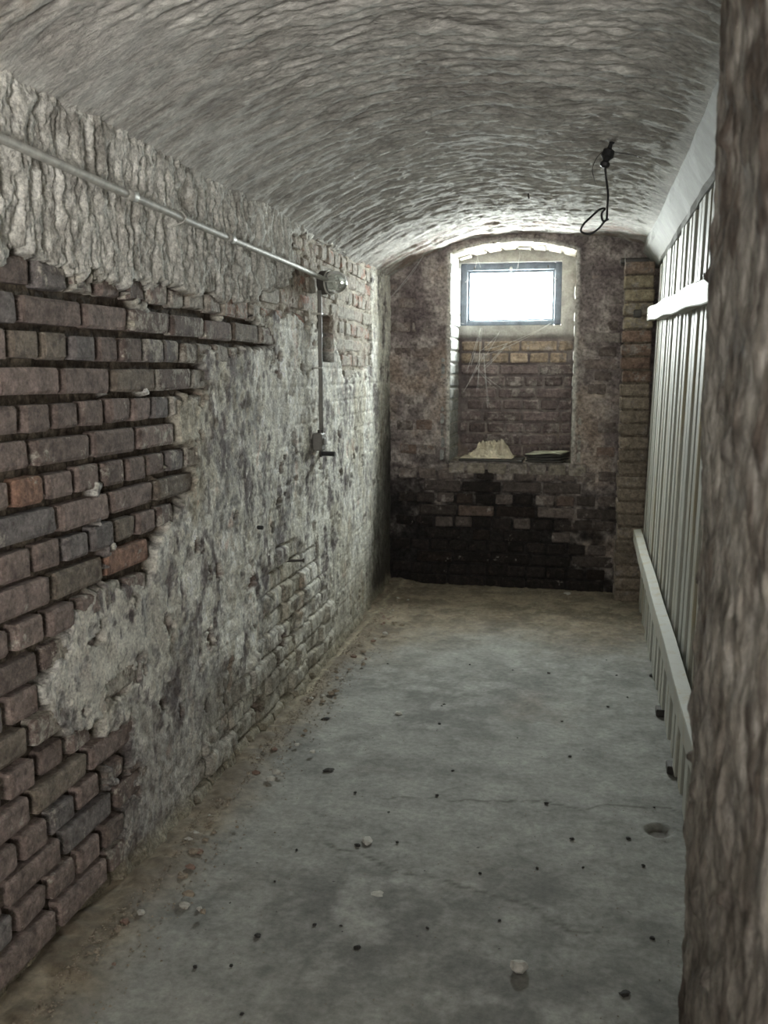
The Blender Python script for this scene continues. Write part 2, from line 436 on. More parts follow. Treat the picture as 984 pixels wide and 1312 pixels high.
def wall_left():
    ys = [-3.0]
    while ys[-1] < 1.3: ys.append(ys[-1] + .07)
    while ys[-1] < 6.2: ys.append(ys[-1] + .0026 * max(ys[-1], 1.6))
    ys = np.array(ys); zs = np.linspace(-.02, 2.06, 400)
    Yg, Zg = np.meshgrid(ys, zs, indexing='ij')
    h, (top, bare, farb, er, pat, ident, n1, n2, lump, slot, crm) = left_h(Yg, Zg)
    P = np.stack([XL(Yg) + h, Yg, Zg], -1)
    f1 = fbm(Yg * 5, Zg * 4, 1, 5, .6); f2 = fbm(Yg * 12, Zg * 5, 3, 5, .65); f3 = fbm(Yg * 45, Zg * 30, 5, 4, .7); f4 = fbm(Yg * 2.2 + 4, Zg * 1.7, 6, 4, .6)
    grey = np.array([.33, .325, .31]); lime = np.array([.76, .755, .70]); purp = np.array([.19, .165, .165]); yel = np.array([.36, .325, .24]); red = np.array([.33, .19, .15])
    c = lerp(grey, lime, sm(-.25, .45, f1 + .5 * f3 + .40 * sm(3.0, 4.3, Yg) + .25 * sm(.9, 1.5, Zg) * sm(2.5, 3.5, Yg)))
    c = lerp(c, purp, sm(.0, .4, -f2 - .3 * f3) * .9)
    c = lerp(c, lime * 1.12, sm(.15, .5, fbm(Yg * 1.6, Zg * 1.5, 2) + .4 * f3) * .6)
    c = lerp(c, yel, sm(.15, .55, f4 + .5 * f2) * .7)
    c = lerp(c, red, sm(.35, .6, f2 + f3 * .4 - .2 * f1) * .5)
    c = c * (1.05 + .55 * np.clip(f3, -.8, .8) + .25 * f2)[..., None]
    # crusty pale edges along the fallen coat
    c = lerp(c, np.array([.60, .585, .50]), sm(.25, .6, lump * 2 + f3) * .55)
    c = lerp(c, yel * .85, sm(.5, .15, Zg + .15 * f1) * sm(2.2, 3.2, Yg) * .55)
    c = lerp(c, purp * .75, sm(.75, .3, Zg + .2 * f1) * sm(3.3, 2.3, Yg) * .6)  # low near part darkened in the colour, standing in for light falloff
    cr_ = inpoly(Yg + .05 * f2, Zg + .05 * f3, LP((100, 775), (175, 745), (235, 760), (215, 850), (150, 905), (130, 935), (70, 900), (78, 850)))
    c = lerp(c, np.array([.66, .645, .58]), cr_ * sm(-.35, .2, f3 + lump * 2) * .75)
    c = lerp(c, lerp(np.array([.17, .135, .11]), np.array([.26, .17, .14]), sm(-.1, .3, f1)), crm * .85)
    mort = lerp(np.array([.050, .038, .028]), np.array([.12, .10, .075]), sm(-.3, .5, f2 + f3))
    c = lerp(c, mort, bare)
    fbc = lerp(np.array([.48, .44, .37]), np.array([.20, .15, .12]), sm(-.1, .5, f2 + .6 * f3))
    c = lerp(c, fbc, farb)
    cast = lerp(np.array([.68, .67, .62]), np.array([.38, .365, .33]), sm(-.1, .55, f1 + .4 * f3))
    cast = lerp(cast, np.array([.74, .735, .69]), sm(.1, .5, n2 + lump * 2) * .8)
    c = lerp(c, cast, top)
    c = lerp(c, np.array([.03, .026, .023]), slot)  # inside of the slot blackened: shade of the hollow put into the colour
    # soot smear in the far corner
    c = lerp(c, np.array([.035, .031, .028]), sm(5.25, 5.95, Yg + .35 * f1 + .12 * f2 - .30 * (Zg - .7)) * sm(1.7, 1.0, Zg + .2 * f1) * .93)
    c = lerp(c, np.array([.24, .215, .155]), sm(.10, .03, Zg + .03 * f2) * .8)
    me = grid_mesh('wall_left', P, c)
    o = tag(link('wall_left', me, 'lime_plaster'), kind='structure')
    # single bricks standing proud of the deep joints
    r = random.Random(21); cand = []
    for k in range(-5, 21):
        e = ROWS[k]; zt = ZTOP - k * CP; zc = zt - CP / 2
        for i in range(len(e) - 1):
            yc = (e[i] + e[i + 1]) / 2; L = e[i + 1] - e[i]
            if yc < 1.55 or yc > 5.95 or zc < .02: continue
            sy = np.array([yc, yc - L * .35, yc + L * .35, yc - L * .35, yc + L * .35, yc, yc]); sz = np.array([zc, zc - .02, zc - .02, zc + .02, zc + .02, zc - .025, zc + .025])
            h_, mm = left_h(sy, sz)
            if 4.15 < yc < 4.5 and 1.36 < zc < 1.68: continue
            vis = (h_ < -.004).mean()
            if vis < .2: continue
            cand.append((yc, zc, L, k, vis, float(mm[1].mean()), float(mm[2].mean())))
    cand.sort(key=lambda c_: c_[0])
    for n, (yc, zc, L, k, vis, ba, fa) in enumerate(cand[:298]):
        g = r.random()
        base = np.array([.185, .146, .130]) * r.uniform(.75, 1.25)
        if g < .07: base = np.array([.25, .150, .11]) * r.uniform(.8, 1.1)
        elif g < .24: base = np.array([.19, .160, .130]) * r.uniform(.8, 1.1)
        elif g < .42: base = np.array([.17, .155, .15]) * r.uniform(.9, 1.1)
        lime_a = min(.9, .12 + .55 * (1 - vis) + (.25 if yc > 2.5 else 0) + .25 * fa + r.uniform(-.08, .12))
        if fa > .4:
            base = np.array([.36, .31, .26]) if r.random() < .6 else np.array([.36, .20, .15])
            lime_a = r.uniform(.45, .8)
        stretcher = L > .18
        ms, L0 = (STRE, .243) if stretcher else (HEAD, .120)
        if not stretcher and vis < .8: ms = LUMP
        out = r.uniform(-.004, .006) + (-.004 if fa > .4 else 0)
        put_brick(ms, L0, o, (float(XL(yc)) + out, yc, zc + r.uniform(-.002, .002)), math.pi / 2,
                  L - r.uniform(.020, .031), .0635 + r.uniform(-.005, .002), tuple(base), lime_a, r)
    rest = cand[298:]
    if rest:
        mb = MB()
        for yc, zc, L, k, vis, ba, fa in rest:
            x = float(XL(yc)); mb.box((x - .03, yc - L / 2 + .008, zc - .032), (x + r.uniform(-.002, .004), yc + L / 2 - .008, zc + .032), .006)
        q = mb.build('brickwork', 'old_brick', o); q.color = (.36, .28, .23, .6); tag(q, kind='stuff')
    print('left bricks', len(cand))
    return o
WL = wall_left()

# ================================================================== VAULTED CEILING
def vault_z(x, y):
    R_ = 1.42; xc = -.44
    zs = 1.972 + .05 * sm(4.6, 6.0, y)
    zs = zs + .095 * sm(-.25, .30, x)
    return zs + np.sqrt(np.maximum(R_ * R_ - (x - xc) ** 2, .05)) - math.sqrt(R_ * R_ - .76 ** 2)
def ceiling():
    ys = [-3.0]
    while ys[-1] < 1.3: ys.append(ys[-1] + .07)
    while ys[-1] < 6.2: ys.append(ys[-1] + .0028 * max(ys[-1], 1.5))
    ys = np.array(ys); xs = np.linspace(-1.33, .292, 280)
    Y, X = np.meshgrid(ys, xs, indexing='ij')
    wob = fbm(X * 3, Y * 3, 2) * .045
    a = fbm(X * 8, (Y + wob) * 34, 1, 4, .6); b_ = fbm(X * 22, (Y + wob * .6) * 52, 3, 3, .6); c_ = fbm(X * 2.2, Y * 2.2, 5)
    rd = ridge(X * 7, (Y + wob) * 25, 6, 4) - .55
    smoothp = sm(.1, .5, fbm(X * 1.8 + 3, Y * 1.4, 4)) * .6
    amp = 1 - smoothp
    h = (.009 * a + .0065 * b_ + .013 * rd) * amp + .012 * c_
    # bare brick rings near the end wall
    ring = sm(5.35, 5.6, Y + .1 * c_)
    saw = ((Y * 13.0) % 1.0)
    hb = .012 * sm(.0, .2, saw) * sm(1, .85, saw) + .006 * (((np.floor(Y * 13) * 7.13 + np.floor(X * 7.5 + np.floor(Y * 13) * .5) * 3.7) % 1) - .5)
    h = (h + ring * hb) * sm(.29, .20, X)
    Z = vault_z(X, Y) - h
    P = np.stack([X, Y, Z], -1)[:, ::-1]
    f1 = fbm(X * 3, Y * 3, 0, 5, .6); f2 = fbm(X * 12, Y * 20, 2, 4, .6)
    col = lerp(np.array([.50, .49, .46]), np.array([.36, .345, .32]), sm(-.2, .5, f1 + .4 * f2))
    col = lerp(col, np.array([.60, .60, .56]), sm(.15, .6, a + rd) * .6)
    col = lerp(col, np.array([.27, .225, .18]), sm(.15, .5, f1 * .6 + f2 * .5 - .2) * sm(3.6, 2.2, Y) * sm(-.6, -1.0, X) * .55)
    col = lerp(col, np.array([.27, .20, .165]), ring * sm(-.3, .3, f2) * .75)
    me = grid_mesh('ceiling', P, col[:, ::-1])
    return tag(link('ceiling', me, 'vault_plaster'), kind='structure')
CE = ceiling()
o = shell_box('ceiling', (.28, -3.0, 2.235), (1.7, 6.2, 2.30), 'vault_plaster', (.42, .41, .38)); tag(o, kind='structure')

# ================================================================== FLOOR
DENT = floor_pt(843, 1065)
def floor_():
    ys = np.concatenate([np.arange(-3, 1.6, .1), np.arange(1.6, 6.25, .012)]); xs = np.linspace(-1.35, 1.7, 250)
    X, Y = np.meshgrid(xs, ys, indexing='ij')
    f1 = fbm(X * 2.2, Y * 2.2, 0, 5, .6); f2 = fbm(X * 9, Y * 9, 2, 5, .6); f3 = fbm(X * 35, Y * 35, 4, 3, .6)
    edge = sm(-.98, -1.16, X + .08 * f1 + .03 * f2); far = sm(4.45, 5.3, Y + .35 * f1 + .12 * f2)
    dirt = np.clip(np.maximum(edge, far) + .7 * sm(-.55, -1.1, X + .15 * f2) * sm(3.9, 4.9, Y + .3 * f1), 0, 1)
    Z = .003 * f1 + .0008 * f2 + edge * .020 * (1 + f2) + far * .006 * (1 + f3) + dirt * .004 * f3
    rd = np.hypot(X - DENT[0], (Y - DENT[1]))
    Z = Z - .012 * sm(.045, .03, rd) + .004 * sm(.03, .045, rd) * sm(.07, .05, rd)
    c = lerp(np.array([.285, .288, .268]), np.array([.185, .185, .172]), sm(-.3, .35, f1 + .4 * f2))
    c = lerp(c, np.array([.38, .385, .36]), sm(.1, .6, f2 + .5 * f1) * .55)
    c = lerp(c, np.array([.19, .165, .14]), sm(.15, .6, fbm(X * 1.3 + 7, Y * 1.3, 5, 4) + .3 * f2) * .55)
    dc = lerp(np.array([.255, .215, .155]), np.array([.15, .12, .085]), sm(-.3, .4, f2 + .6 * f3))
    c = lerp(c, dc, dirt * .92)
    pale = sm(.02, .0, np.abs(X + 1.155 + .02 * f2)) * sm(3.2, 3.9, Y)
    c = lerp(c, np.array([.40, .37, .27]), pale * .6)
    # thin cracks
    for s_, (ax, ay, k1, k2) in enumerate([(-.1, 2.95, .12, .6), (-.35, 2.4, -.35, .5)]):
        dd = np.abs((Y - ay) - k1 * (X - ax) - .05 * fbm(X * 8, Y * 8, 3 + s_))
        c = lerp(c, np.array([.08, .075, .065]), sm(.008, .002, dd) * sm(k2, k2 - .15, np.abs(X - ax)) * .7)
    c = lerp(c, np.array([.07, .055, .045]), sm(.04, .025, rd) * .7)
    me = grid_mesh('floor', np.stack([X, Y, Z], -1), c)
    return tag(link('floor', me, 'concrete'), kind='structure')
FL = floor_()

# ================================================================== END WALL WITH NICHE AND WINDOW
YE = 6.05; YN = 6.46; NX0, NX1 = -.872, -.105; NZ0 = .815
def niche_top(x): return 2.105 + .065 * (1 - ((x - (NX0 + NX1) / 2) / .39) ** 2)
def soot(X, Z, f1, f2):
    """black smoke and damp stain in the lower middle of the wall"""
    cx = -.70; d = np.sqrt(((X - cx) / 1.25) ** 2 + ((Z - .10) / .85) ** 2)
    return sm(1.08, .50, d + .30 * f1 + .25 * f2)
def end_cols(X, Z, seed=0):
    f1 = fbm(X * 3.5, Z * 3.5, 0 + seed, 5, .6); f2 = fbm(X * 14, Z * 14, 2 + seed, 4, .65)
    c = lerp(np.array([.17, .145, .14]), np.array([.33, .295, .275]), sm(-.3, .5, f2 + .5 * f1))
    c = lerp(c, np.array([.25, .19, .145]), sm(.1, .5, f1) * .5)
    c = c * 1.2
    c = lerp(c, np.array([.12, .095, .10]), sm(.1, .5, -f1 + .3 * f2) * .6)
    return c, f1, f2
def end_h(X, Z):
    n1 = fbm(X * 10, Z * 10, 1, 4, .6); n2 = fbm(X * 40, Z * 40, 3, 3, .6)
    cover = sm(.95, 1.25, Z + .25 * n1) * sm(-.1, .25, fbm(X * 5, Z * 5, 6) + .35)
    return (-.014 + .005 * n2) * (1 - cover) + cover * (.002 + .008 * n1 + .004 * n2), cover
def wall_end():
    xs = np.linspace(-1.36, 1.7, 340); zs = np.linspace(-.02, 2.36, 280)
    X, Z = np.meshgrid(xs, zs, indexing='ij')
    h, cover = end_h(X, Z)
    # wavy arris round the niche
    dn = np.maximum(np.maximum(NX0 - X, X - NX1), np.maximum(NZ0 - Z, Z - niche_top(X)))
    h = h + .012 * sm(.05, .015, dn)
    inside = (dn < 0)
    c, f1, f2 = end_cols(X, Z)
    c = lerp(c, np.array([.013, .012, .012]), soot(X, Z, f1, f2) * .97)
    c = lerp(c, np.array([.50, .49, .45]), sm(.030, .012, dn + .008 * f2) * sm(.75, 1.0, Z) * .9)
    c = lerp(c, np.array([.42, .40, .36]), sm(.35, .6, f1 + .3 * f2) * sm(1.7, 1.9, Z) * .7)
    P = np.stack([X, YE - h, Z], -1)
    # snap ragged hole edge to the niche outline
    for lo, col_ in ((NX0, 0), (NX1, 0)):
        i = np.argmin(np.abs(xs - lo)); P[i, :, 0] = lo
    keep = ~((X[:-1, :-1] >= NX0 - .005) & (X[1:, 1:] <= NX1 + .005) & (Z[:-1, :-1] > NZ0) & (Z[1:, 1:] < niche_top(X[1:, 1:]) + .01))
    me = grid_mesh('wall_end', P[::-1], c[::-1], keep[::-1])
    me.flip_normals() if False else None
    o = tag(link('wall_end', me, 'soot_plaster'), kind='structure')
    r = random.Random(31)
    k = 0; z = .035; count = 0
    while z < 2.0:
        head = k % 2 == 1; pitch = .127 if head else .254
        x = -1.28 + r.uniform(-.1, 0)
        while x < .17:
            L = pitch * r.uniform(.95, 1.05); xc = x + L / 2; x += L
            if r.random() < .08 and not head: L = .127
            if xc - L / 2 < -1.27 or xc + L / 2 > .20: continue
            if NZ0 - .035 < z < 2.1 and xc + L / 2 > NX0 - .03 and xc - L / 2 < NX1 + .03: continue
            if abs(z - (NZ0 - .045)) < .035 and NX0 - .02 < xc < NX1 + .02: continue
            h_, cv = end_h(np.array([xc]), np.array([z]))
            if cv[0] > .8 and r.random() < .55: continue
            _, f1, f2 = end_cols(np.array([xc]), np.array([z]))
            s_ = float(soot(np.array([xc]), np.array([z]), f1, f2)[0])
            base = np.array([.20, .165, .15]) * r.uniform(.7, 1.25)
            if r.random() < .12: base = np.array([.21, .155, .13])
            keepl = r.random() < .22 and z > .3
            base = base * (1 - s_ * (.45 if keepl else .90)); al = (.62 if keepl else .3) * (1 - .75 * s_) + .05
            put_brick(STRE_E if L > .18 else HEAD_E, .243 if L > .18 else .12, o, (xc, YE - .004 + r.uniform(-.003, .004), z + r.uniform(-.003, .003)), 0,
                      L - r.uniform(.010, .018), .0655 + r.uniform(-.003, .002), tuple(base), al, r); count += 1
        z += .0775; k += 1
    # sill course of headers under the niche
    x = NX0 - .01; zc = NZ0 - .042
    while x < NX1 + .02:
        L = r.uniform(.115, .135)
        put_brick(HEAD_E, .12, o, (x + L / 2, YE - .010, zc), 0, L - .014, .07, tuple(np.array([.27, .24, .20]) * r.uniform(.5, 1.2)), r.uniform(.2, .6), r); x += L; count += 1
    # limewashed jamb bricks of the left reveal and the right arris
    z = NZ0 + .04
    while z < 2.08:
        put_brick(STRE_E, .243, o, (NX0 + .004 + r.uniform(-.004, .003), YE + .205, z), math.pi / 2, .395, .07, tuple(np.array([.31, .32, .31]) * r.uniform(.75, 1.0)), .3, r); count += 1
        put_brick(STRE_E, .243, o, (NX1 - .004 + r.uniform(-.003, .004), YE + .205, z), -math.pi / 2, .395, .07, tuple(np.array([.42, .40, .36]) * r.uniform(.75, 1.0)), .3, r); count += 1
        z += .078
    # voussoirs of the flat arch over the niche
    n = 9
    for i in range(n):
        t = (i + .5) / n; x = NX0 + (NX1 - NX0) * t
        zc = float(niche_top(x)) + .024
        sl = -2 * .065 * (x - (NX0 + NX1) / 2) / .39 ** 2
        put_brick(HEAD_E, .12, o, (x, YE - .006 + r.uniform(-.004, .004), zc), 0, .080, .042, tuple(np.array([.36, .33, .25]) * r.uniform(.75, 1.1)), .5, r, roty=-math.atan(sl)); count += 1
    for j in range(3):                                    # underside of the flat arch
        for i in range(8):
            x = NX0 + (NX1 - NX0) * (i + .5) / 8; sl = -2 * .065 * (x - (NX0 + NX1) / 2) / .39 ** 2
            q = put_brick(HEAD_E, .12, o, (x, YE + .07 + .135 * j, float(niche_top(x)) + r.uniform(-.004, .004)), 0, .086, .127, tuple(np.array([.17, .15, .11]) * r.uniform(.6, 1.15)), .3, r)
            q.rotation_euler = (math.pi / 2, -math.atan(sl), 0)
    print('end bricks', count)
    return o
WE = wall_end()
WX0, WX1, WZ0, WZ1 = on_y(589, 400, YN)[0], on_y(719, 400, YN)[0], on_y(650, 417, YN)[2], on_y(650, 336, YN)[2]
print('window', WX0, WX1, WZ0, WZ1)
def wall_niche():
    xs = np.linspace(NX0 - .03, NX1 + .03, 110); zs = np.linspace(NZ0 - .03, 2.2, 200)
    X, Z = np.meshgrid(xs, zs, indexing='ij')
    i0, i1 = np.argmin(abs(xs - WX0)), np.argmin(abs(xs - WX1)); j0, j1 = np.argmin(abs(zs - WZ0)), np.argmin(abs(zs - WZ1))
    c, f1, f2 = end_cols(X, Z, 8)
    up = sm(WZ0 - .10, WZ0 - .06, Z + .02 * f1)
    n2 = fbm(X * 40, Z * 40, 3, 3, .6)
    h = (-.012 + .005 * n2) * (1 - up) + up * (.012 + .0015 * n2)
    h[i0:i1 + 1, j0:j1 + 1] = .012
    c = c * .8
    c = lerp(c, np.array([.36, .35, .325]), up)
    c = lerp(c, np.array([.22, .20, .185]), up * sm(.1, .5, f1) * .5)
    P = np.stack([X, YN - h, Z], -1)
    P[i0, j0:j1 + 1, 0] = WX0; P[i1, j0:j1 + 1, 0] = WX1; P[i0:i1 + 1, j0, 2] = WZ0; P[i0:i1 + 1, j1, 2] = WZ1
    keep = np.ones((len(xs) - 1, len(zs) - 1), bool); keep[i0:i1, j0:j1] = False
    me = grid_mesh('wall_niche', P[::-1], c[::-1], keep[::-1])
    o = tag(link('wall_niche', me, 'render_grey'), kind='structure')
    r = random.Random(41); z = NZ0 + .04; k = 0
    while z < WZ0 - .12:
        head = k % 2 == 0; x = NX0 + r.uniform(-.10, .0)
        while x < NX1:
            L = (.127 if head else .254) * r.uniform(.92, 1.08); a, b_ = max(x, NX0 + .01), min(x + L, NX1 - .01); x += L
            if b_ - a < .05: continue
            base = np.array([.17, .135, .13]) * r.uniform(.7, 1.2)
            if z > 1.45: base = np.array([.30, .235, .175]) * r.uniform(.8, 1.2)
            put_brick(STRE_E if b_ - a > .18 else HEAD_E, .243 if b_ - a > .18 else .12, o, ((a + b_) / 2, YN - .004 + r.uniform(-.006, .006), z), 0, b_ - a - .012, .0655, tuple(base), r.uniform(.1, .5), r)
        z += .0775; k += 1
    # reveal behind the render, soffit and sill of the niche
    mb = MB()
    mb.box((WX0 - .05, YN + .0, WZ0 - .05), (WX0, YN + .20, WZ1 + .05)); mb.box((WX1, YN, WZ0 - .05), (WX1 + .05, YN + .20, WZ1 + .05))
    mb.box((WX0 - .05, YN, WZ0 - .06), (WX1 + .05, YN + .20, WZ0)); mb.box((WX0 - .05, YN, WZ1), (WX1 + .05, YN + .20, WZ1 + .06))
    me = mb.mesh('window_reveal'); at = me.attributes.new('tint', 'FLOAT_COLOR', 'POINT')
    at.data.foreach_set('color', np.tile(np.array([.42, .42, .40, 1], np.float32), len(me.vertices)))
    link('window_reveal', me, 'render_grey', o)
    xs = np.linspace(NX0 - .05, NX1 + .05, 60); ys = np.linspace(YE - .008, YN + .03, 40)
    X, Y = np.meshgrid(xs, ys, indexing='ij'); f = fbm(X * 14, Y * 14, 2, 4)
    me = grid_mesh('niche_sill', np.stack([X, Y, NZ0 - .004 + .005 * f], -1), lerp(np.array([.22, .19, .16]), np.array([.38, .35, .29]), sm(-.3, .5, f)))
    link('niche_sill', me, 'soot_plaster', o)
    X, Y = np.meshgrid(np.linspace(NX0 - .05, NX1 + .05, 60), np.linspace(YE + .0, YN + .03, 40), indexing='ij'); f = fbm(X * 14, Y * 20, 4, 4)
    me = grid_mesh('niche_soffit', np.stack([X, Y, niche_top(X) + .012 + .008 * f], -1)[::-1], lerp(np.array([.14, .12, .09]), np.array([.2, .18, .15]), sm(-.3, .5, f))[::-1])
    link('niche_soffit', me, 'vault_plaster', o)
    # mass of the wall round the recess
    for nm, a, b_ in (('jamb_core', (NX0 - .40, YE + .03, -.02), (NX0 - .03, YN + .25, 2.36)), ('jamb_core', (NX1 + .03, YE + .03, -.02), (1.7, YN + .25, 2.36)),
                      ('wall_core', (NX0 - .03, YE + .06, -.02), (NX1 + .03, YN + .25, NZ0 - .03)), ('wall_core', (NX0 - .03, YE + .04, 2.18), (NX1 + .03, YN + .25, 2.36))):
        q = shell_box(nm, a, b_, 'soot_plaster', (.2, .18, .16)); q.parent = o
    # joints of the reveals, behind the jamb bricks
    for nm, x0, x1 in (('jamb_mortar', NX0 - .035, NX0 - .006), ('jamb_mortar', NX1 + .006, NX1 + .035)):
        q = shell_box(nm, (x0, YE + .012, NZ0 - .03), (x1, YN + .02, 2.16), 'render_grey', (.34, .33, .30)); q.parent = o
    return o
WN = wall_niche()

def window():
    yf = YN + .03; t = .046
    mb = MB()
    a, b_, c, d = WX0 + .002, WX1 - .002, WZ0 + .002, WZ1 - .002
    mb.box((a, yf, c), (a + t, yf + .05, d), .004); mb.box((b_ - t, yf, c), (b_, yf + .05, d), .004)
    mb.box((a + t, yf, c), (b_ - t, yf + .05, c + t * .7), .004); mb.box((a + t, yf, d - t), (b_ - t, yf + .05, d), .004)
    fr = mb.build('window_1', 'window_paint'); tag(fr, kind='structure')
    a += t - .006; b_ -= t - .006; c += t * .7 - .006; d -= t - .006; s_ = .022; y2 = yf + .018
    mb = MB()
    mb.box((a, y2, c), (a + s_, y2 + .03, d), .003); mb.box((b_ - s_, y2, c), (b_, y2 + .03, d), .003)
    mb.box((a + s_, y2, c), (b_ - s_, y2 + .03, c + s_ * .8), .003); mb.box((a + s_, y2, d - s_), (b_ - s_, y2 + .03, d), .003)
    sa = mb.build('sash', 'window_paint', fr)
    mb = MB(); mb.box((a + s_ - .002, y2 + .013, c + s_ * .8 - .002), (b_ - s_ + .002, y2 + .017, d - s_ + .002)); mb.build('pane', 'window_glass', sa)
    mb = MB(); xm = (a + b_) / 2; mb.box((xm - .008, yf - .006, d - .006), (xm + .008, yf, d + .016), .002); mb.tube([(xm, yf - .006, d + .004), (xm, yf - .02, d - .002), (xm + .004, yf - .022, d - .02)], .003, 8)
    mb.build('window_latch', 'galvanised', sa)
    mb = MB()
    for x in (a + .05, b_ - .05): mb.tube([(x, yf - .003, d), (x, yf - .003, d + .02)], .004, 8)
    mb.build('hinge', 'dark_metal', fr)
window()

# ================================================================== REST OF THE SHELL
o = shell_box('wall_back', (-1.4, -3.08, 0), (1.7, -3.0, 2.4), 'lime_plaster', (.30, .28, .25)); tag(o, kind='structure')
def bay_wall():
    ys = np.arange(-3.1, 6.2, .03); zs = np.arange(-.03, 2.34, .03); Y, Z = np.meshgrid(ys, zs, indexing='ij')
    f = fbm(Y * 4, Z * 4, 3); h = .01 * fbm(Y * 10, Z * 8, 1)
    me = grid_mesh('wall_bay', np.stack([1.55 - h, Y, Z], -1)[::-1], lerp(np.array([.42, .40, .35]), np.array([.56, .54, .48]), sm(-.3, .4, f))[::-1])
    return tag(link('wall_bay', me, 'lime_plaster'), kind='structure')
bay_wall()

# near jamb of the opening the photographer looks through
def wall_right():
    path = [(1.7, 1.50), (.60, 1.49), (.24, 1.46), (.175, 1.42), (.152, 1.36), (.150, 1.20), (.156, 1.0), (.170, .86), (.21, .80), (.40, .76), (1.7, .74)]
    pts = [np.array(path[0])]; 
    for a, b_ in zip(path[:-1], path[1:]):
        a = np.array(a); b_ = np.array(b_); L = np.linalg.norm(b_ - a); st = .0045 if a[0] < .5 else .05
        n = max(1, int(L / st)); pts += [a + (b_ - a) * (i + 1) / n for i in range(n)]
    p = np.array(pts)
    for _ in range(6): p[1:-1] = (p[:-2] + 2 * p[1:-1] + p[2:]) / 4
    tn = np.gradient(p, axis=0); tn /= np.linalg.norm(tn, axis=1)[:, None]; nm = np.stack([tn[:, 1], -tn[:, 0]], 1)
    s = np.concatenate([[0], np.cumsum(np.linalg.norm(np.diff(p, axis=0), axis=1))])
    zs = np.linspace(-.01, 2.36, 430); S, Z = np.meshgrid(s, zs, indexing='ij')
    n1 = fbm(S * 9, Z * 6, 1, 4, .6); n2 = fbm(S * 55, Z * 22, 3, 4, .65); rd = ridge(S * 30, Z * 9, 5, 3) - .55
    h = .010 * n1 + .006 * n2 + .010 * rd
    r = random.Random(3)
    pit = np.zeros_like(h)
    for _ in range(45):
        cs, cz = r.uniform(1.3, 2.3), r.uniform(.2, 1.9); a, b_ = r.uniform(.006, .016), r.uniform(.008, .03)
        if r.random() < .5: cz = r.uniform(.3, .95)
        pit = np.maximum(pit, sm(1.1, .6, np.hypot((S - cs + .006 * n2) / a, (Z - cz + .01 * n1) / b_)))
    h = h - .009 * pit
    lean = -.003 * (Z - 1.2) * 2.0
    sgn = -1.0
    X = p[:, 0][:, None] + nm[:, 0][:, None] * h * sgn + lean; Y = p[:, 1][:, None] + nm[:, 1][:, None] * h * sgn
    f1 = fbm(S * 6, Z * 3, 0, 5, .6); f2 = fbm(S * 24, Z * 8, 2, 4, .6)
    c = lerp(np.array([.185, .17, .15]), np.array([.075, .06, .05]), sm(-.25, .4, f1 + .5 * f2 + .25 * sm(1.1, .5, Z)))
    c = lerp(c, np.array([.38, .365, .34]), sm(.05, .4, rd * 2 + n2 * .5) * .5 * sm(.7, 1.1, Z))
    c = lerp(c, np.array([.05, .04, .033]), np.clip(pit * .8 + sm(.45, .7, f1 - .5 * f2) * .5, 0, 1))
    me = grid_mesh('wall_right', np.stack([X, Y, Z], -1), c)
    return tag(link('wall_right', me, 'jamb_plaster'), kind='structure')
wall_right()

# ================================================================== BRICK PILLAR
def pillar():
    x0, x1, y0 = .175, .345, 5.80
    t = thing('brick_pillar', ((x0 + x1) / 2, (y0 + YE) / 2, 0), 'narrow pillar of bare stacked bricks in the far right corner beside the slatted partition', 'pillar')
    def ch(o): o.parent = t; o.location = Vector(o.location) - t.location; return o
    q = shell_box('mortar_core', (x0 + .012, y0 + .014, 0), (x1 - .008, YE - .005, 1.99), 'soot_plaster', (.17, .14, .11)); ch(q)
    r = random.Random(61); z = .038; k = 0
    while z < 1.99:
        base = np.array([.27, .225, .18]) * r.uniform(.75, 1.15)
        if 1.62 < z < 1.90: base = np.array([.36, .305, .215]) * r.uniform(.9, 1.1)
        elif z > 1.9: base = np.array([.27, .20, .16])
        elif z > 1.3: base = np.array([.24, .165, .13]) * r.uniform(.85, 1.1)
        off = r.uniform(-.006, .006)
        b_ = put_brick(STRE_E, .243, None, ((x0 + x1) / 2 + off, y0 + r.uniform(-.004, .004), z), 0, x1 - x0 - .004, .066, tuple(base), r.uniform(.1, .5), r); ch(b_)
        b_ = put_brick(STRE_E, .243, None, (x0 + off + .002, y0 + .128, z), -math.pi / 2, .228, .066, tuple(base * 1.7), r.uniform(.5, .8), r); ch(b_)  # left-face bricks lightened: light on that side put into their colour
        z += .0775; k += 1
pillar()

# ================================================================== BEAM AND SLATTED PARTITION
mb = MB(); r = random.Random(9)
n = 24
ys_ = np.linspace(1.5, 6.03, n)
prof = [(.287, 2.13), (.284, 2.088), (.300, 2.066), (.350, 1.995), (.365, 1.988), (.43, 1.988), (.43, 2.24), (.287, 2.24)]
vs = []; fs = []
for y in ys_:
    for (x, z) in prof: vs.append((x + r.uniform(-.003, .003), y, z + r.uniform(-.003, .003)))
m_ = len(prof)
for i in range(n - 1):
    for k in range(m_): k2 = (k + 1) % m_; fs.append((i * m_ + k, i * m_ + k2, (i + 1) * m_ + k2, (i + 1) * m_ + k))
fs += [tuple(range(m_)), tuple(reversed(range((n - 1) * m_, n * m_)))]
mb.add(vs, fs); o = mb.build('ceiling_beam', 'beam_paint'); tag(o, 'whitewashed beam carrying the right edge of the vault above the slatted partition', 'beam')

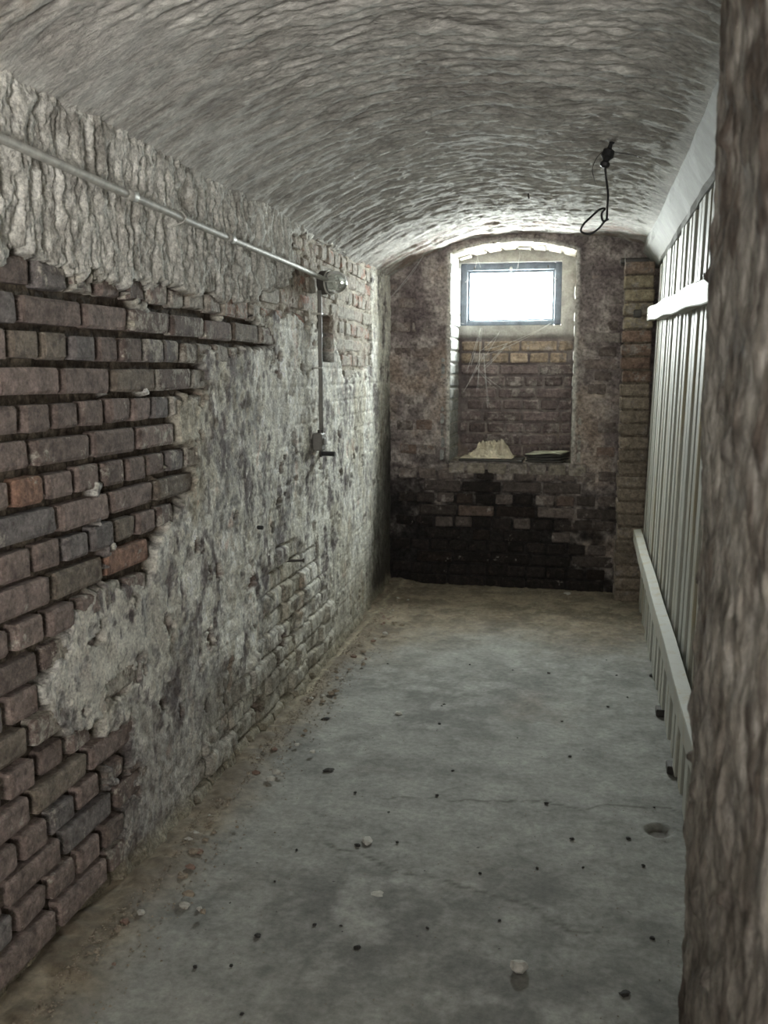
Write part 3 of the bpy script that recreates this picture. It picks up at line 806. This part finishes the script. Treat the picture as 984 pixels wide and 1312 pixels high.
def fence():
    t = thing('slat_partition', (.33, 3.6, 0), 'white painted partition of upright wooden slats along the right side', 'partition')
    r = random.Random(71); y = 5.72; z0, z1 = .02, 1.975
    P = .155; first = None
    while y > 1.6:
        o = None
        wd = r.uniform(.078, .094); th = .022
        mb = MB(); lean = .045; zt = z1 + .01 + r.uniform(-.02, .004) ; zb = z0 + r.uniform(-.01, .03)
        x = .318 + r.uniform(-.004, .004)
        mb.box((x, y - wd / 2, zb), (x + th, y + wd / 2, zt), .003)
        sk = r.uniform(-.006, .006)
        mb.v = [(vx + lean * (vz / 2.0) ** 1.0, vy + sk * (vz - 1), vz) for vx, vy, vz in mb.v]
        mb.build('slat', 'white_slat', t); y -= P * r.uniform(.95, 1.05)
    # rails: the upper one drops a little towards the camera
    for (za, zb_, xa, hgt, nm) in ((1.70, 1.565, .318, .075, 'rail'), (.450, .440, .290, .075, 'rail')):
        mb = MB(); ya, yb = 5.60, 1.60; n = 20; vs = []; fs = []; dep = .036
        for i in range(n):
            f = i / (n - 1); yy = ya + (yb - ya) * f; zz = za + (zb_ - za) * f + .004 * math.sin(i * 1.3); lx = .045 * zz / 2
            xo = .300 + lx
            for (dx, dz) in ((-.004 - dep, -hgt / 2), (-.001, -hgt / 2), (-.001, hgt / 2), (-.004 - dep, hgt / 2 - .004), (-dep - .006, hgt / 2 - .008), (-dep - .006, -hgt / 2 + .004)):
                vs.append((xo + dx, yy, zz + dz))
        for i in range(n - 1):
            for k in range(6): k2 = (k + 1) % 6; fs.append((i * 6 + k, (i + 1) * 6 + k, (i + 1) * 6 + k2, i * 6 + k2))
        fs += [tuple(range(5, -1, -1)), tuple(range((n - 1) * 6, n * 6))]
        mb.add(vs, fs); mb.build(nm, 'white_slat', t)
    mb = MB()
    for i in range(14):
        yy = 5.5 - i * .3; mb.lathe((.300 + .045 * 1.66 / 2 - .041, yy, 1.70 - i * .006), (-1, 0, 0), [(0, .005), (.002, .005), (.003, .0)], 8)
    q = mb.build('nail_head', 'dark_metal', t); tag(q, kind='stuff')
    mb = MB()
    for px, py in ((836, 915), (852, 988)):
        p = floor_pt(px, py); mb.box((.30, p[1] - .03, .0), (.35, p[1] + .03, .03), .004)
    mb.build('footing_block', 'dark_metal', t)
fence()
p_ = on_y(808, 403, 5.79)

# ================================================================== PIPE, LAMP, CONDUIT, SWITCH
def fixtures():
    xa = -1.150
    a = np.array([xa, 1.0, 1.852]); b_ = np.array([xa - .005, 4.16, 1.783])
    t = thing('conduit_pipe', tuple((a + b_) / 2), 'long galvanised steel pipe running along the whitewashed top of the left wall', 'pipe')
    at = lambda f: a + (b_ - a) * f
    pts = [at(f) + np.array([.001 * math.sin(f * 17), 0, .002 * math.sin(f * 9)]) for f in np.linspace(0, 1, 30)]
    mb = MB(); mb.tube(pts, .0105, 14); mb.build('tube', 'galvanised', t, True)
    for y in (1.47, 2.31, 3.0):
        f = (y - a[1]) / (b_[1] - a[1]); mb = MB(); mb.tube([at(f - .008), at(f + .008)], .0128, 14); mb.build('coupling', 'galvanised', t, True)
    for y in (2.62,):
        f = (y - a[1]) / (b_[1] - a[1]); p = at(f); mb = MB()
        mb.tube([(-1.185, y, p[2] + .026), (-1.15, y, p[2] + .014), (-1.138, y, p[2]), (-1.15, y, p[2] - .014), (-1.185, y, p[2] - .026)], .003, 6); mb.build('pipe_clip', 'galvanised', t)
    # bulkhead lamp
    L = Vector((-1.185, 4.20, 1.775))
    t = thing('bulkhead_lamp', L, 'round glass bulkhead lamp on the left wall at the end of the steel pipe', 'lamp')
    ax = Vector((1, -.25, 0)).normalized()
    mb = MB(); mb.lathe(L, ax, [(0, .030), (.0, .052), (.030, .052), (.036, .046), (.038, .0)], 28); mb.build('lamp_base', 'dark_metal', t, False)
    mb = MB(); mb.lathe(L + ax * .036, ax, [(0, .046), (.02, .050), (.045, .048), (.064, .040), (.078, .026), (.084, .010), (.085, .0)], 28); mb.build('lamp_glass', 'lamp_glass', t, True)
    mb = MB()
    u = ax.cross(Vector((0, 0, 1))).normalized(); v = Vector((0, 0, 1))
    for d, rad in ((.040, .053), (.075, .036)):
        mb.tube([L + ax * d + (u * math.cos(k * math.pi / 12) + v * math.sin(k * math.pi / 12)) * rad for k in range(25)], .0042, 6)
    for s_ in (0, 1):
        w_ = u if s_ else v
        mb.tube([L + ax * (.038 + .056 * math.cos(th)) + w_ * (.054 * math.sin(th)) for th in np.linspace(-math.pi / 2, math.pi / 2, 15)], .0025, 6)
    mb.build('wire_guard', 'galvanised', t, True)
    mb = MB(); mb.lathe(L + ax * .036, ax, [(0, .040), (.004, .040), (.005, .0)], 20); mb.build('reflector', 'pale_chip', t, False); mb = MB(); mb.lathe(L + ax * .03, ax, [(0, .012), (.02, .012), (.022, .018), (.045, .020), (.058, .010), (.06, 0)], 14); mb.build('bulb', 'pale_chip', t, True)
    # vertical conduit down to the switch
    top = on_x(409, 372, -1.165); bot = on_x(412, 553, -1.165)
    t = thing('cable_conduit', (-1.165, top[1], bot[2]), 'thin grey conduit dropping straight down the left wall from the round lamp', 'pipe')
    mb = MB(); mb.tube([(-1.165 + .001 * math.sin(i), top[1] + .003 * math.sin(i * .5) + (bot[1] - top[1]) * i / 12, top[2] + (bot[2] - top[2]) * i / 12) for i in range(13)], .0095, 10); mb.build('tube', 'grey_plastic', t, True)
    for z in (top[2] - .1, bot[2] + .28):
        mb = MB(); mb.box((-1.195, top[1] - .014, z - .004), (-1.152, top[1] + .014, z + .004), .002); mb.build('pipe_clip', 'galvanised', t)
    c = on_x(412, 565, -1.16)
    t = thing('switch_box', tuple(c), 'small grey switch box on the left wall at the lower end of the thin conduit', 'switch')
    mb = MB(); mb.box((-1.195, c[1] - .032, c[2] - .042), (-1.150, c[1] + .032, c[2] + .036), .006); mb.build('housing', 'grey_plastic', t)
    mb = MB(); mb.box((-1.150, c[1] - .014, c[2] - .016), (-1.142, c[1] + .014, c[2] + .014), .003); mb.build('rocker', 'grey_plastic', t)
    mb = MB(); mb.tube([(-1.165, c[1], c[2] + .034), (-1.165, c[1], c[2] + .05)], .013, 12); mb.build('cable_gland', 'dark_metal', t)
    c = on_x(423, 581, -1.15)
    t = thing('wall_peg', tuple(c), 'short black peg sticking out of the left wall under the switch box', 'peg')
    mb = MB(); mb.tube([(-1.215, c[1], c[2]), (-1.125, c[1] - .01, c[2] - .001)], .011, 12); mb.build('shaft', 'black_rubber', t)
    mb = MB(); mb.tube([(-1.20, c[1], c[2]), (-1.188, c[1], c[2])], .018, 12); mb.build('collar', 'dark_metal', t)
    c = on_x(372, 718, -1.185)
    mb = MB(); mb.tube([(-1.215, c[1] - .02, c[2]), (-1.13, c[1] + .0, c[2] + .002)], [.006, .005], 8); mb.tube([(-1.13, c[1], c[2] + .002), (-1.126, c[1], c[2] + .002)], .009, 8)
    tag(mb.build('iron_nail', 'dark_metal'), 'rusty nail sticking out of the grey patch low on the left wall', 'nail')
    c = on_x(332, 676, -1.19)
    mb = MB(); mb.tube([(-1.22, c[1], c[2]), (-1.175, c[1], c[2])], [.009, .007], 8)
    tag(mb.build('wall_plug', 'black_rubber'), 'small dark plug in the plaster of the left wall below the crumbled patch', 'plug')
fixtures()

# ================================================================== HANGING CABLE
def hanging():
    zc = float(vault_z(np.array([.03]), np.array([3.3]))[()][0]) if True else 2.1
    p0 = on_z(784, 179, zc); Y = p0[1]
    P = lambda px, py: Vector(on_y(px, py, Y))
    t = thing('pendant_cable', tuple(p0), 'black lamp holder with a looped black cable hanging from the vault', 'cable')
    rose = MB(); rose.lathe(Vector(p0) + Vector((0, 0, .015)), (0, 0, -1), [(0, .020), (.012, .020), (.022, .012), (.03, .006)], 12)
    rose.build('ceiling_hook', 'black_rubber', t)
    mb = MB(); a = P(781, 190); b_ = P(774, 214)
    d = (b_ - a).normalized()
    mb.lathe(a, d, [(-.03, .004), (0, .008), (.006, .019), (.028, .022), (.036, .014), (.042, .010), (.050, .017), (.060, .016), (.066, .006)], 16); mb.build('lamp_holder', 'black_rubber', t, False)
    def sp(pts, n=8):
        P_ = [Vector(p) for p in pts]; out = []
        for i in range(len(P_) - 1):
            a0, a1, a2, a3 = P_[max(i - 1, 0)], P_[i], P_[i + 1], P_[min(i + 2, len(P_) - 1)]
            for k in range(n):
                u = k / n; out.append(.5 * ((2 * a1) + (a2 - a0) * u + (2 * a0 - 5 * a1 + 4 * a2 - a3) * u * u + (3 * a1 - 3 * a2 + a3 - a0) * u ** 3))
        return out + [P_[-1]]
    def cable(px, dy=0):
        L = [P(*q) for q in px]
        for i, v in enumerate(L): v.y += dy * math.sin(i * 1.7)
        return sp(L)
    mb = MB(); mb.tube(cable([(775, 212), (777, 230), (779, 250), (778, 268), (777, 281), (772, 282), (771, 274), (775, 268), (768, 268), (757, 278), (747, 289), (745, 297), (756, 299), (767, 293), (774, 285), (779, 281)], .012), .0038, 8)
    mb.build('cable', 'black_rubber', t, True)
    mb = MB(); mb.tube(cable([(780, 193), (771, 195), (763, 205), (759, 218), (761, 228), (764, 236)], .006), .0012, 6); mb.build('thin_wire', 'black_rubber', t, True)
    mb = MB(); mb.tube(cable([(783, 194), (795, 196), (812, 199), (822, 203)], .004), .0012, 6); mb.build('thin_wire', 'black_rubber', t, True)
    p = on_z(677, 248, 2.19)
    mb = MB(); mb.tube([Vector(p) + Vector((0, 0, .03)), Vector(p) + Vector((0, 0, -.01)), Vector(p) + Vector((.004, 0, -.022))], .004, 6)
    tag(mb.build('ceiling_hook', 'dark_metal'), 'tiny dark hook in the vault left of the hanging cable', 'hook')
    p = on_y(831, 322, 5.83)
    mb = MB(); mb.box((.150, 5.84, 2.005), (.31, 5.99, 2.035), .006)
    tag(mb.build('bearing_plate', 'dark_metal'), 'dark plate on top of the brick pillar under the end of the beam', 'plate')
    p = on_y(807, 402, 5.79)
    mb = MB(); mb.box((p[0] + .02, 5.765, p[2] - .022), (p[0] + .065, 5.80, p[2] + .022), .004)
    tag(mb.build('iron_bracket', 'dark_metal'), 'small dark iron bracket on the pillar at the end of the upper rail', 'bracket')
    p = on_y(806, 689, 5.79)
    mb = MB(); mb.box((p[0] + .02, 5.765, p[2] - .022), (p[0] + .06, 5.80, p[2] + .018), .004)
    tag(mb.build('iron_bracket', 'dark_metal'), 'small dark iron bracket on the pillar at the end of the lower rail', 'bracket')
hanging()

# ================================================================== THINGS ON THE NICHE SILL
def niche_things():
    zs = NZ0 + .002
    # thin dark tray under the heap
    a = on_z(583, 594, zs)[0]; b_ = on_z(668, 594, zs)[0]
    mb = MB(); mb.box((a, YE - .015, zs + .002), (b_, YE + .26, zs + .014), .003)
    mb.v = [(x, y, z + .006 * math.sin((x - a) * 14)) for x, y, z in mb.v]
    tag(mb.build('thin_board', 'dark_board'), 'thin dark warped board on the niche sill under the crumpled heap', 'board')
    nu, nv = 90, 60
    U, V = np.meshgrid(np.linspace(0, 1, nu), np.linspace(0, 1, nv), indexing='ij')
    x0, x1 = on_z(588, 592, zs)[0], on_z(656, 592, zs)[0]
    X = x0 + (x1 - x0) * U + .01 * fbm(U * 9, V * 9, 1); Y = YE + .01 + .24 * V + .012 * fbm(U * 9, V * 9, 2)
    env = sm(0, .35, U) * sm(1, .80, U) * sm(0, .35, V) * sm(1, .75, V)
    prof_ = .35 + .65 * sm(.0, .6, U)
    rg = ridge(U * 7 + fbm(U * 4, V * 4, 3), V * 5, 2, 3); fold = np.abs(fbm(U * 16, V * 10, 5, 2))
    Z = zs + .018 + env * (.042 * prof_ + .075 * (rg - .45) * prof_ + .055 * fold) + .014 * fbm(U * 30, V * 30, 0) * env
    Z = np.maximum(Z, zs + .016 + .001 * U)
    top = np.stack([X, Y, Z], -1)
    me = grid_mesh('crumpled_paper', top, None, smooth=False)
    o = link('crumpled_paper', me, 'paper_old')
    sol = o.modifiers.new('thickness', 'SOLIDIFY'); sol.thickness = .004; sol.offset = 1
    tag(o, 'heap of crumpled yellowed paper on the left of the niche sill', 'paper')
    # loose crumpled flaps on top
    r = random.Random(5)
    # folded stack
    t = thing('paper_stack', (float(on_z(695, 594, zs)[0]), YE + .12, zs), 'low stack of dark folded sheets, pale on top, right on the niche sill', 'papers')
    xa, xb = on_z(669, 598, zs)[0], on_z(715, 598, zs)[0]
    def sheet(dx, dy, z, w_, d_, th, sk, wob, nm, mt, s):
        n = 14; m2 = 10; U, V = np.meshgrid(np.linspace(0, 1, n), np.linspace(0, 1, m2), indexing='ij')
        X = xa + dx + w_ * U + sk * V; Y = YE - .005 + dy + d_ * V; Z = z + wob * np.sin(U * 5.5 + s) * (1 - .5 * V) + wob * .6 * fbm(U * 4, V * 4, s)
        me = grid_mesh(nm, np.stack([X, Y, Z], -1), None); o = link(nm, me, mt)
        md = o.modifiers.new('thickness', 'SOLIDIFY'); md.thickness = th; md.offset = 1
        o.parent = t; o.matrix_parent_inverse = Matrix.Translation(-t.location); return o
    sheet(0, .0, zs + .004, .225, .24, .010, .04, .002, 'folded_sheet', 'dark_board', 1)
    sheet(.005, .0, zs + .020, .22, .24, .010, .04, .003, 'folded_sheet', 'dark_board', 2)
    sheet(-.005, .01, zs + .036, .225, .23, .010, .045, .004, 'folded_sheet', 'dark_board', 3)
    tag(sheet(.0, .0, zs + .054, .22, .25, .004, .05, .005, 'top_sheet', 'pale_board', 4), 'pale curled top sheet')
niche_things()

# ================================================================== CHIPS AND DEBRIS ON THE FLOOR
def rock(seed, s, flat=.5, sub=1):
    r = random.Random(seed); import bmesh
    bm = bmesh.new(); bmesh.ops.create_icosphere(bm, subdivisions=sub + 1, radius=s)
    a, b_ = r.uniform(.7, 1.2), r.uniform(.6, 1)
    for v in bm.verts:
        k = 1 + r.uniform(-.28, .28); v.co = Vector((v.co.x * a * k, v.co.y * b_ * k, max(v.co.z * flat * k, -s * flat * .6)))
    me = bpy.data.meshes.new('rock'); bm.to_mesh(me); bm.free(); return me
def place(name, px, py, s, mat, label, cat, group=None, flat=.5, seed=None):
    p = floor_pt(px, py); me = rock(seed or int(px * 7 + py), s, flat)
    o = link(name, me, mat); o.location = (p[0], p[1], s * flat * .55 + .001); o.rotation_euler = (0, 0, (px * .7) % 6)
    return tag(o, label, cat, group)
place('plaster_chip', 665, 1245, .022, 'pale_chip', 'large white plaster chip alone on the floor in the foreground', 'chip', flat=.8)
place('plaster_chip', 470, 1079, .019, 'pale_chip', 'flat white plaster chip on the floor beside a dark crumb', 'chip', flat=.35)
place('plaster_chip', 484, 1146, .017, 'pale_chip', 'thin flat pale flake lying flush on the foreground floor', 'chip', flat=.12)
place('plaster_chip', 511, 915, .018, 'pale_chip', 'small pale chip on the middle of the concrete floor', 'chip', flat=.35)
place('plaster_chip', 497, 787, .022, 'pale_chip', 'pale chip in the brown dust near the far end of the left wall', 'chip', flat=.5)
place('plaster_chip', 727, 762, .03, 'pale_chip', 'pale flat flake in the dust below the sooty end wall', 'chip', flat=.3)
place('stone_piece', 236, 1163, .013, 'pale_chip', 'rounded pale pebble on the floor a little way off the left wall', 'stone', flat=.7)
place('stone_piece', 233, 1127, .02, 'grit', 'grey brown lump of mortar lying at the foot of the left wall', 'stone', flat=.6)
place('stone_piece', 256, 1166, .008, 'pale_chip', 'tiny pale crumb right beside the rounded pebble', 'stone', flat=.7)
place('stone_piece', 836, 867, .02, 'dark_crumb', 'black lump on the floor against the slatted partition', 'stone', flat=.4)
place('leaf_scrap', 800, 1275, .013, 'dark_crumb', 'dark oval scrap in the near right of the floor', 'scrap', flat=.35)
place('leaf_scrap', 421, 988, .016, 'dark_crumb', 'dark curled scrap on the left part of the floor beside the plaster wall', 'scrap', flat=.35)
place('leaf_scrap', 417, 922, .016, 'dark_crumb', 'narrow dark scrap on the dusty strip at the left wall', 'scrap', flat=.3)
place('leaf_scrap', 458, 1084, .009, 'dark_crumb', 'dark crumb touching the flat white plaster chip', 'scrap', flat=.5)
crumbs = [(498, 1041), (509, 1080), (455, 1016), (657, 859), (703, 863), (804, 894), (566, 905), (563, 928), (779, 906), (580, 988), (838, 1035), (805, 1075), (688, 1113), (747, 1112),
          (700, 1030), (824, 1110), (548, 1190), (458, 1215), (403, 1186), (497, 851), (777, 846), (790, 866), (569, 903), (663, 946), (730, 970), (602, 852), (296, 1238), (330, 1200),
          (250, 1240), (310, 1300), (640, 1180), (836, 1203), (380, 1090), (352, 1130), (560, 1020), (720, 925), (437, 1187), (733, 1076), (615, 1120)]
for i, (px, py) in enumerate(crumbs):
    w_ = 'near' if py > 1100 else ('middle' if py > 950 else 'far')
    place('floor_crumb', px, py, .004 + .005 * ((i * 37) % 10) / 10, 'dark_crumb', 'small dark crumb on the %s part of the concrete floor' % w_, 'crumb', 'dark crumbs on the %s floor' % w_, .45)
rg_ = random.Random(77)
for i in range(80):
    y = rg_.uniform(1.85, 5.6); x = -1.13 + abs(rg_.gauss(0, .07)); s = rg_.uniform(.006, .018)
    kd = rg_.choice([('grit', 'grey brown lump of crumbled mortar'), ('brick_chip', 'reddish brown broken brick crumb'), ('grit', 'grey brown lump of crumbled mortar'), ('pale_chip', 'whitish plaster crumb')])
    o = link('rubble_piece', rock(900 + i, s, .6, 0), kd[0]); o.location = (x, y, s * .35 + .012)
    part_ = 'below the bare bricks of the left wall' if y < 2.7 else ('below the plastered left wall' if y < 4.4 else 'in the far left corner by the sooty wall')
    tag(o, kd[1] + ' ' + part_, 'rubble', kd[0].replace('_', ' ') + ' pieces ' + part_)
# grit too fine to count
def grit():
    rs = np.random.RandomState(4); V = []; F = []
    base = np.array([(1, 0, 0), (-.5, .87, 0), (-.5, -.87, 0), (0, 0, .9)]); tri = [(0, 1, 3), (1, 2, 3), (2, 0, 3), (0, 2, 1)]
    n = 6500
    for i in range(n):
        if i < 3200: y = rs.uniform(1.6, 6.0); x = -1.15 + abs(rs.normal(0, .075))
        elif i < 5600: y = 6.02 - abs(rs.normal(0, .42)); x = rs.uniform(-1.2, .3)
        else: y = rs.uniform(1.6, 6.0); x = rs.uniform(-1.1, .32)
        s = rs.uniform(.0015, .0055) * (1 if i < 5600 else .6); a = rs.uniform(0, 6.3); ca, sa = math.cos(a), math.sin(a)
        z0 = .006 + (.016 if x < -1.08 else 0) - (.005 if i >= 5600 else 0); o_ = len(V)
        for bx, by, bz in base: V.append((x + s * (bx * ca - by * sa), y + s * (bx * sa + by * ca), z0 + s * bz * .8))
        F += [tuple(k + o_ for k in t_) for t_ in tri]
    me = bpy.data.meshes.new('floor_grit'); me.from_pydata(V, [], F); me.update()
    tag(link('floor_grit', me, 'grit'), 'fine brown grit washed along the foot of the walls', 'grit', kind='stuff')
grit()

# ================================================================== COBWEBS
def webs():
    mb = MB(); r = random.Random(8)
    def strand(a, b_, sag=.02, rad=.0007):
        a = Vector(a); b_ = Vector(b_); pts = []
        for k in range(9):
            f = k / 8; p = a.lerp(b_, f); p.z -= sag * 4 * f * (1 - f); pts.append(p)
        mb.tube(pts, rad, 4, False)
    Y1 = YN - .02
    g = lambda px, py, Y=Y1: on_y(px, py, Y)
    for a, b_, s_ in (((612, 327), (612, 347), .0), ((666, 322), (664, 345), .0), ((583, 410), (592, 420), .004), ((617, 420), (600, 470), .01), ((617, 420), (612, 500), .01), ((640, 425), (618, 455), .01),
                      ((704, 414), (620, 452), .02), ((618, 452), (628, 520), .01), ((620, 452), (592, 500), .01), ((650, 440), (622, 470), .01), ((610, 470), (640, 500), .01), ((700, 350), (710, 362), 0), ((596, 362), (604, 355), 0)):
        for _ in range(2): strand(g(a[0] + r.uniform(-2, 2), a[1]), g(b_[0] + r.uniform(-4, 4), b_[1] + r.uniform(-6, 6)), s_)
    tag(mb.build('cobweb', 'web'), 'dusty cobweb strands hanging under the cellar window', 'cobweb', kind='stuff'); mb = MB()
    strand(on_y(549, 318, YE - .06), on_y(500, 382, YE - .012), .01, .0009)
    strand(on_y(547, 320, YE - .06), on_y(508, 374, YE - .012), .02, .0007)
    strand(on_y(801, 322, 5.78), on_y(801, 345, 5.78), .0, .001)
    tag(mb.build('cobweb', 'web'), 'two thin cobweb threads between the vault and the left part of the end wall', 'cobweb', kind='stuff')
webs()
